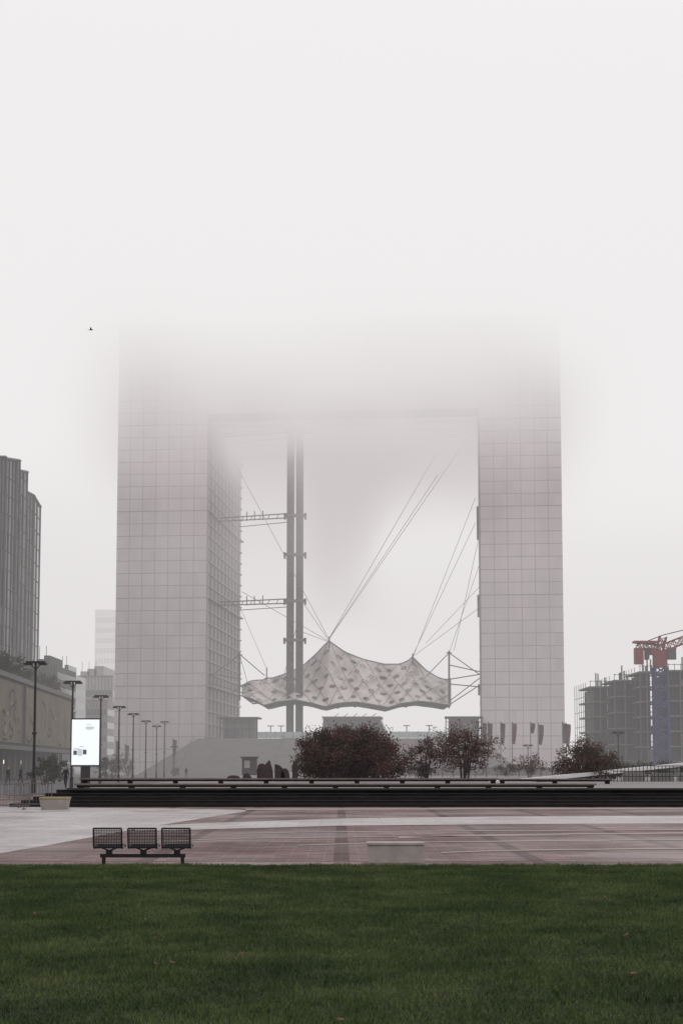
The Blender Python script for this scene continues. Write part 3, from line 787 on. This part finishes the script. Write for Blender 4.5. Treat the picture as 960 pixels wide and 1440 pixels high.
# ---------------------------------------------------------------- trees
def tree(name, x, y, z, H, Rx, stems, clumps, per, ls, mats, seed, low=.12, sig=.13):
    rr = random.Random(seed); b = MB(); base = Vector((x,y,z))
    forks = []
    for s in range(stems):
        a = rr.uniform(0,6.28); r0 = Rx*.09*rr.random()*stems/2
        p0 = base+Vector((math.cos(a)*r0, math.sin(a)*r0, -.05)); 
        p1 = base+Vector((math.cos(a)*Rx*.2, math.sin(a)*Rx*.2, H*rr.uniform(.2,.34)))
        p2 = base+Vector((math.cos(a)*Rx*.38, math.sin(a)*Rx*.38, H*rr.uniform(.5,.66)))
        tr = H*.022
        b.tube(p0,p1,tr,0,6,tr*.75); b.tube(p1,p2,tr*.75,0,6,tr*.4); forks += [p1,p2,p1.lerp(p2,.5)]
    cz = H*(low+(1-low)*.48); hz = H*(1-low)*.5
    for c in range(clumps):
        while True:
            v = Vector((rr.uniform(-1,1),rr.uniform(-1,1),rr.uniform(-1,1)))
            if .25 < v.length < 1: break
        lump = 1+.16*math.sin(5*math.atan2(v.y,v.x)+seed)+rr.uniform(-.12,.12)
        zz = v.z
        p = base+Vector((v.x*Rx*lump*(1-.12*max(0,zz)), v.y*Rx*lump, cz+zz*hz*lump))
        p.z = max(p.z, z+H*low*.7)
        f = min(forks, key=lambda q: (q-p).length+ (4 if q.z > p.z+.3 else 0))
        md = f.lerp(p,.55)+Vector((rr.gauss(0,.05),rr.gauss(0,.05),rr.uniform(0,.1)))*H*.3
        b.tube(f,md,H*.008,0,4,H*.005); b.tube(md,p,H*.005,0,4,H*.002)
        for t in range(3):
            q = p+Vector((rr.gauss(0,1),rr.gauss(0,1),rr.gauss(.4,1)))*Rx*sig*.8; b.tube(p.lerp(md,.3),q,H*.003,0,3,H*.0015)
        tone = rr.choice((1,1,2,3)); k = int(per*rr.uniform(.5,1.5))
        for i in range(k):
            q = p+Vector((rr.gauss(0,1),rr.gauss(0,1),rr.gauss(0,.8)))*Rx*sig
            if q.z < z+.1: continue
            t = Vector((rr.gauss(0,1),rr.gauss(0,1),rr.gauss(0,1))).normalized(); s2 = t.orthogonal().normalized()
            l = ls*rr.uniform(.6,1.3)
            b.quad([q-t*l, q+s2*l*.5, q+t*l, q-s2*l*.5], tone if rr.random() < .7 else rr.choice((1,2,3)))
    return b.build(name, ['bark']+mats)
D = 111; RED = ['leafA','leafB','leafC']
tree('russet_shrub_tree', ax(462,D), D, Z1, 3.6, 2.35, 6, 170, 100, .09, RED, 1, .0, .13)
tree('russet_shrub_tree', ax(521,D), D+.5, Z1, 3.75, 2.35, 6, 170, 100, .09, ['leafA','leafB','leafA'], 2, .0, .13)
tree('russet_shrub_tree', ax(490,D), D+1.5, Z1, 4.0, 2.0, 6, 120, 90, .09, ['leafB','leafB','leafA'], 12, .0, .13)
tree('young_tree', ax(601,D), D+2, Z1, 3.1, 1.6, 4, 80, 26, .08, ['leafA','leafA','leafB'], 3, .1, .12)
tree('young_tree', ax(652,D), D, Z1, 4.1, 2.6, 6, 150, 27, .085, ['leafA','leafA','leafC'], 4, .14, .11)
tree('small_tree', ax(744,150), 150, Z1, 2.3, 1.5, 4, 45, 30, .09, RED, 5, .1)
tree('russet_shrub_tree', ax(823,D), D, Z1, 2.75, 1.95, 5, 110, 70, .085, RED, 6, .0, .13)
tree('shrub', ax(850,D+6), D+6, Z1, 1.9, 1.2, 4, 50, 60, .085, ['leafG','leafB','leafG'], 8, .0)
for k, (px, d, zt, H, Rr) in enumerate(((8,200,13.5,3.2,2.6),(30,225,13.6,3.0,2.8),(68,262,13.6,3.5,3.0),(88,275,9,6,3.0))):
    tree('roof_garden_shrub', ax(px,d)-1, d, zt, H, Rr, 3, 45, 45, .16, ['leafG','leafB','leafC'], 20+k, .05)
for k, (px, d, H) in enumerate(((62,150,2.6),(78,165,3.0),(150,230,3.2),(160,260,4.0),(180,300,4.2),(247,330,1.6))):
    tree('street_shrub', ax(px,d), d, 0, H, H*.5, 3, 36, 40, .11, ['leafG','leafB','leafC'], 40+k, .08)
for k, (px,d) in enumerate(((590,160),(712,170),(870,150),(905,160),(935,150))):
    tree('street_shrub', ax(px,d), d, Z1, 1.6, 1.4, 3, 30, 40, .09, ['leafG','leafB','leafC'], 60+k, .05)

# ---------------------------------------------------------------- street lamps
def lamp(x, y, H, z=0, r=.09, arm=.62):
    b = MB()
    b.tube((x,y,z),(x,y,z+.9),r*1.5,0,10); b.tube((x,y,z+.9),(x,y,z+H),r,0,10,r*.7)
    b.tube((x,y,z+H*.45),(x,y,z+H*.45+.12),r*1.6,0,10)
    b.box(x-arm,x+arm,y-.14,y+.14,z+H-.02,z+H+.10,0)
    b.box(x-arm-.12,x-arm+.42,y-.2,y+.2,z+H-.14,z+H-.022,0); b.box(x+arm-.42,x+arm+.12,y-.2,y+.2,z+H-.14,z+H-.022,0)
    b.box(x-arm-.06,x-arm+.34,y-.16,y+.16,z+H-.16,z+H-.143,1); b.box(x+arm-.34,x+arm+.06,y-.16,y+.16,z+H-.16,z+H-.143,1)
    b.tube((x-arm*.6,y,z+H),(x,y,z+H-.5),.03,0,4); b.tube((x+arm*.6,y,z+H),(x,y,z+H-.5),.03,0,4)
    b.build('street_lamp', ['steeldark','concrete'])
for px, py, d in ((48,932,101),(101,959,124),(141,979,149),(167,994,174),(187,1004,197),(205,1014,227),(220,1021,250),(231,1015,262),(245,1050,300)):
    lamp(ax(px,d), d, az(py,d), 0, .10)
for px, py, d in ((869,1030,180),(742,1048,230),(845,1035,260)):
    lamp(ax(px,d), d, az(py,d)-Z1, Z1, .08)

# ---------------------------------------------------------------- digital billboard
b = MB(); d = 118; x0, x1 = ax(99,d), ax(141,d); z0, z1 = az(1078,d), az(1010,d)
b.box(x0,x1,d,d+.35,z0,z1,0); b.box(x0+.09,x1-.09,d-.012,d-.003,z0+.12,z1-.1,1)
xc = (x0+x1)/2; b.box(xc-.35,xc+.35,d+.08,d+.28,0,z0-.003,0); b.box(xc-.7,xc+.7,d-.2,d+.5,0,.12,0)
def sp_(u0,u1,v0,v1,mi): 
    W = x1-x0; Hh = z1-z0; b.box(x0+u0*W,x0+u1*W,d-.02,d-.013,z0+v0*Hh,z0+v1*Hh,mi)
for i in range(3): sp_(.52,.52+R.uniform(.15,.3),.86-.05*i,.875-.05*i,2)
for u,v,w_,h_2,mi in ((.1,.24,.12,.09,3),(.24,.22,.16,.14,2),(.42,.25,.12,.10,3),(.1,.35,.2,.03,2),(.3,.40,.15,.02,2)): sp_(u,u+w_,v,v+h_2,mi)
sp_(.5,.78,.78,.82,2)
b.build('digital_billboard', ['steeldark', emat('screen_light',(.93,.97,1.0),1.0), emat('screen_grey',(.6,.64,.7),.9), emat('screen_dark',(.12,.12,.14),.5)])

# ---------------------------------------------------------------- banners
def banner(px, d, ptop, pbot, wpx, mi, z=Z1):
    b = MB(); x = ax(px,d); zt = az(ptop,d); W = wpx/F*d
    b.tube((x,d,z),(x,d,zt+.25),.07,2,6); b.tube((x,d,zt),(x+W,d,zt-.12),.04,2,4)
    zb2 = az(pbot,d); n = 6; pr = None
    for i in range(n+1):
        t = i/n; zz = zt+(zb2-zt)*t; ww = W*(1-.45*t*t); yy = d-.05+.12*math.sin(t*5+px)
        cur = [(x+.07,yy,zz),(x+.07+ww*.5,yy-.12,zz-.06),(x+.07+ww,yy,zz-.12)]
        if pr:
            b.quad([pr[0],pr[1],cur[1],cur[0]],mi); b.quad([pr[1],pr[2],cur[2],cur[1]],mi)
        pr = cur
    b.build('banner_pole', ['bannergrey','bannerred','steel'])
for px,pt,pb,wp,mi in ((679,1017,1048,5,1),(686,1017,1050,6,0),(704,1017,1047,6,0),(720,1017,1046,6,1),(746,1017,1031,6,0),(757,1019,1047,7,0),(791,1017,1045,6,0),(796,1018,1050,6,1)):
    banner(px, 250, pt, pb, wp, mi)
for px,pt in ((163,1042),(176,1048),(243,1040)): banner(px, 300, pt, pt+26, 5, 0, 0)

# ---------------------------------------------------------------- sculptures
b = MB(); d = 108
def blob(px0, px1, py0, kind):
    x0, x1 = ax(px0,d), ax(px1,d); zt = az(py0,d); W = x1-x0; H = zt-Z1
    if kind == 0:
        o_ = [(0,0),(W,0),(W*.93,H*.45),(W*1.0,H*.72),(W*.82,H*.95),(W*.5,H),(W*.2,H*.93),(W*.05,H*.6),(W*.1,H*.3)]
    elif kind == 1:
        o_ = [(0,0)]+[(W*.5-W*.5*math.cos(a), H*.2+H*.8*math.sin(a)**.7) for a in [math.pi*(q+.5)/13 for q in range(13)]]+[(W,0)]
    elif kind == 3:
        o_ = [(0,0)]+[(W*math.sin(a)*1.0, H*math.cos(a)) for a in [math.pi/2*q/10 for q in range(11)]]
    else:
        o_ = [(0,0),(W,0),(W*.95,H*.5),(W*.6,H),(W*.15,H*.8)]
    b.prism([(x0+p,d,Z1-.01+q) for p,q in o_], [(x0+p,d+W*.7,Z1-.01+q) for p,q in o_], 0)
blob(360,375,1073,0); blob(371,384,1068,2); blob(386,403,1074,3); blob(393,407,1080,1); blob(410,419,1069,0); blob(340,354,1086,2); blob(318,338,1090,1)
b.build('abstract_bronze_sculpture', ['bronze'], bevel=.08)
b = MB(); d = 200; x0, x1 = ax(338,d), ax(363,d); zt = az(1064,d)
b.box(x0+.2,x1-.2,d,d+2,Z1,zt-.2,0); b.box(x0,x1,d-.3,d+2.3,zt-.198,zt,1); b.box(x0+.5,x0+1.2,d-.03,d-.003,Z1+.9,zt-.5,2)
b.build('ticket_kiosk', ['steeldark','steeldark','concrete'])
b = MB()
for i in range(18):
    x = ax(560,165)+i*1.15; b.tube((x,165,Z1),(x,165,Z1+.8),.07,0,8); b.tube((x,165,Z1+.8),(x,165,Z1+.86),.09,0,8,.03)
b.build('bollard_row', ['steel'])
b = MB(); d = 190
b.box(ax(560,d),ax(810,d),d,d+.5,Z1-.01,Z1+.9,0); b.box(ax(560,d)-.05,ax(810,d)+.05,d-.05,d+.55,Z1+.902,Z1+1.0,1); b.build('low_stone_wall', ['concretegrey','stair'])

# ---------------------------------------------------------------- people
def person(x, y, z, H, face, seed, walk=.28):
    me = bpy.data.meshes.new('pedestrian'); k = H/1.75
    V = [((0,0,.95),.125),((0,0,1.12),.12),((0,0,1.32),.15),((0,0,1.47),.085),((0,0,1.54),.055),((0,.015,1.62),.085),((0,.015,1.72),.075),
         ((-.17,0,1.42),.065),((-.23,-.05,1.15),.048),((-.24,.06,.92),.036),((-.24,.09,.83),.03),
         ((.17,0,1.42),.065),((.23,.05,1.15),.048),((.24,.14,.93),.036),((.24,.17,.84),.03),
         ((-.09,0,.88),.095),((-.10,walk*.45,.50),.065),((-.10,walk*.6,.09),.042),((-.10,walk*.6+.15,.04),.035),
         ((.09,0,.88),.095),((.10,-walk*.2,.50),.065),((.10,-walk,.10),.042),((.10,-walk+.13,.04),.035)]
    E = [(0,1),(1,2),(2,3),(3,4),(4,5),(5,6),(2,7),(7,8),(8,9),(9,10),(2,11),(11,12),(12,13),(13,14),(0,15),(15,16),(16,17),(17,18),(0,19),(19,20),(20,21),(21,22)]
    me.from_pydata([tuple(c*k for c in v[0]) for v in V], E, [])
    o = bpy.data.objects.new('pedestrian', me); scene.collection.objects.link(o)
    o.modifiers.new('skin','SKIN')
    for i, v in enumerate(V): me.skin_vertices[0].data[i].radius = (v[1]*k, v[1]*k*.85)
    me.skin_vertices[0].data[0].use_root = True
    o.modifiers.new('s','SUBSURF').levels = 1
    bpy.context.view_layer.update()
    dg = bpy.context.evaluated_depsgraph_get(); nm = bpy.data.meshes.new_from_object(o.evaluated_get(dg))
    o.modifiers.clear(); o.data = nm
    for q in ('coat','trouser','skin','hair'): nm.materials.append(M[q])
    for p in nm.polygons:
        c = p.center/k; p.use_smooth = True
        if c.z > 1.51: p.material_index = 3 if (c.z > 1.70 or c.y < 0) else 2
        elif c.z > .87: p.material_index = 0
        elif abs(c.x) > .2: p.material_index = 2
        else: p.material_index = 1
    o.location = (x,y,z); o.rotation_euler = (0,0,face)
for px, d, z, f in ((262,250,0,.3),(93,120,0,2.9),(30,140,0,1.2),(12,150,0,4),(251,300,0,2)):
    person(ax(px,d), d, z, 1.74, f, 1)

# ---------------------------------------------------------------- bird
b = MB(); c = at(128,464,140)
b.tube(c+Vector((-.16,0,0)), c+Vector((.05,0,.02)), .03,0,8,.06); b.tube(c+Vector((.05,0,.02)), c+Vector((.18,0,.03)), .06,0,8,.03); b.tube(c+Vector((.18,0,.03)), c+Vector((.25,0,.02)), .02,0,6,.004)
for s in (1,-1):
    b.quad([c+Vector((.08,0,.04)), c+Vector((.1,s*.28,.16)), c+Vector((-.02,s*.3,.15)), c+Vector((-.08,0,.03))]); b.quad([c+Vector((.1,s*.28,.16)), c+Vector((.0,s*.55,.08)), c+Vector((-.02,s*.3,.15))])
b.quad([c+Vector((-.14,.03,0)), c+Vector((-.28,.08,0)), c+Vector((-.28,-.08,0)), c+Vector((-.14,-.03,0))])
b.build('flying_bird', ['steeldark'])

scene.view_settings.view_transform = 'Standard'; scene.view_settings.look = 'None'; scene.view_settings.exposure = 0
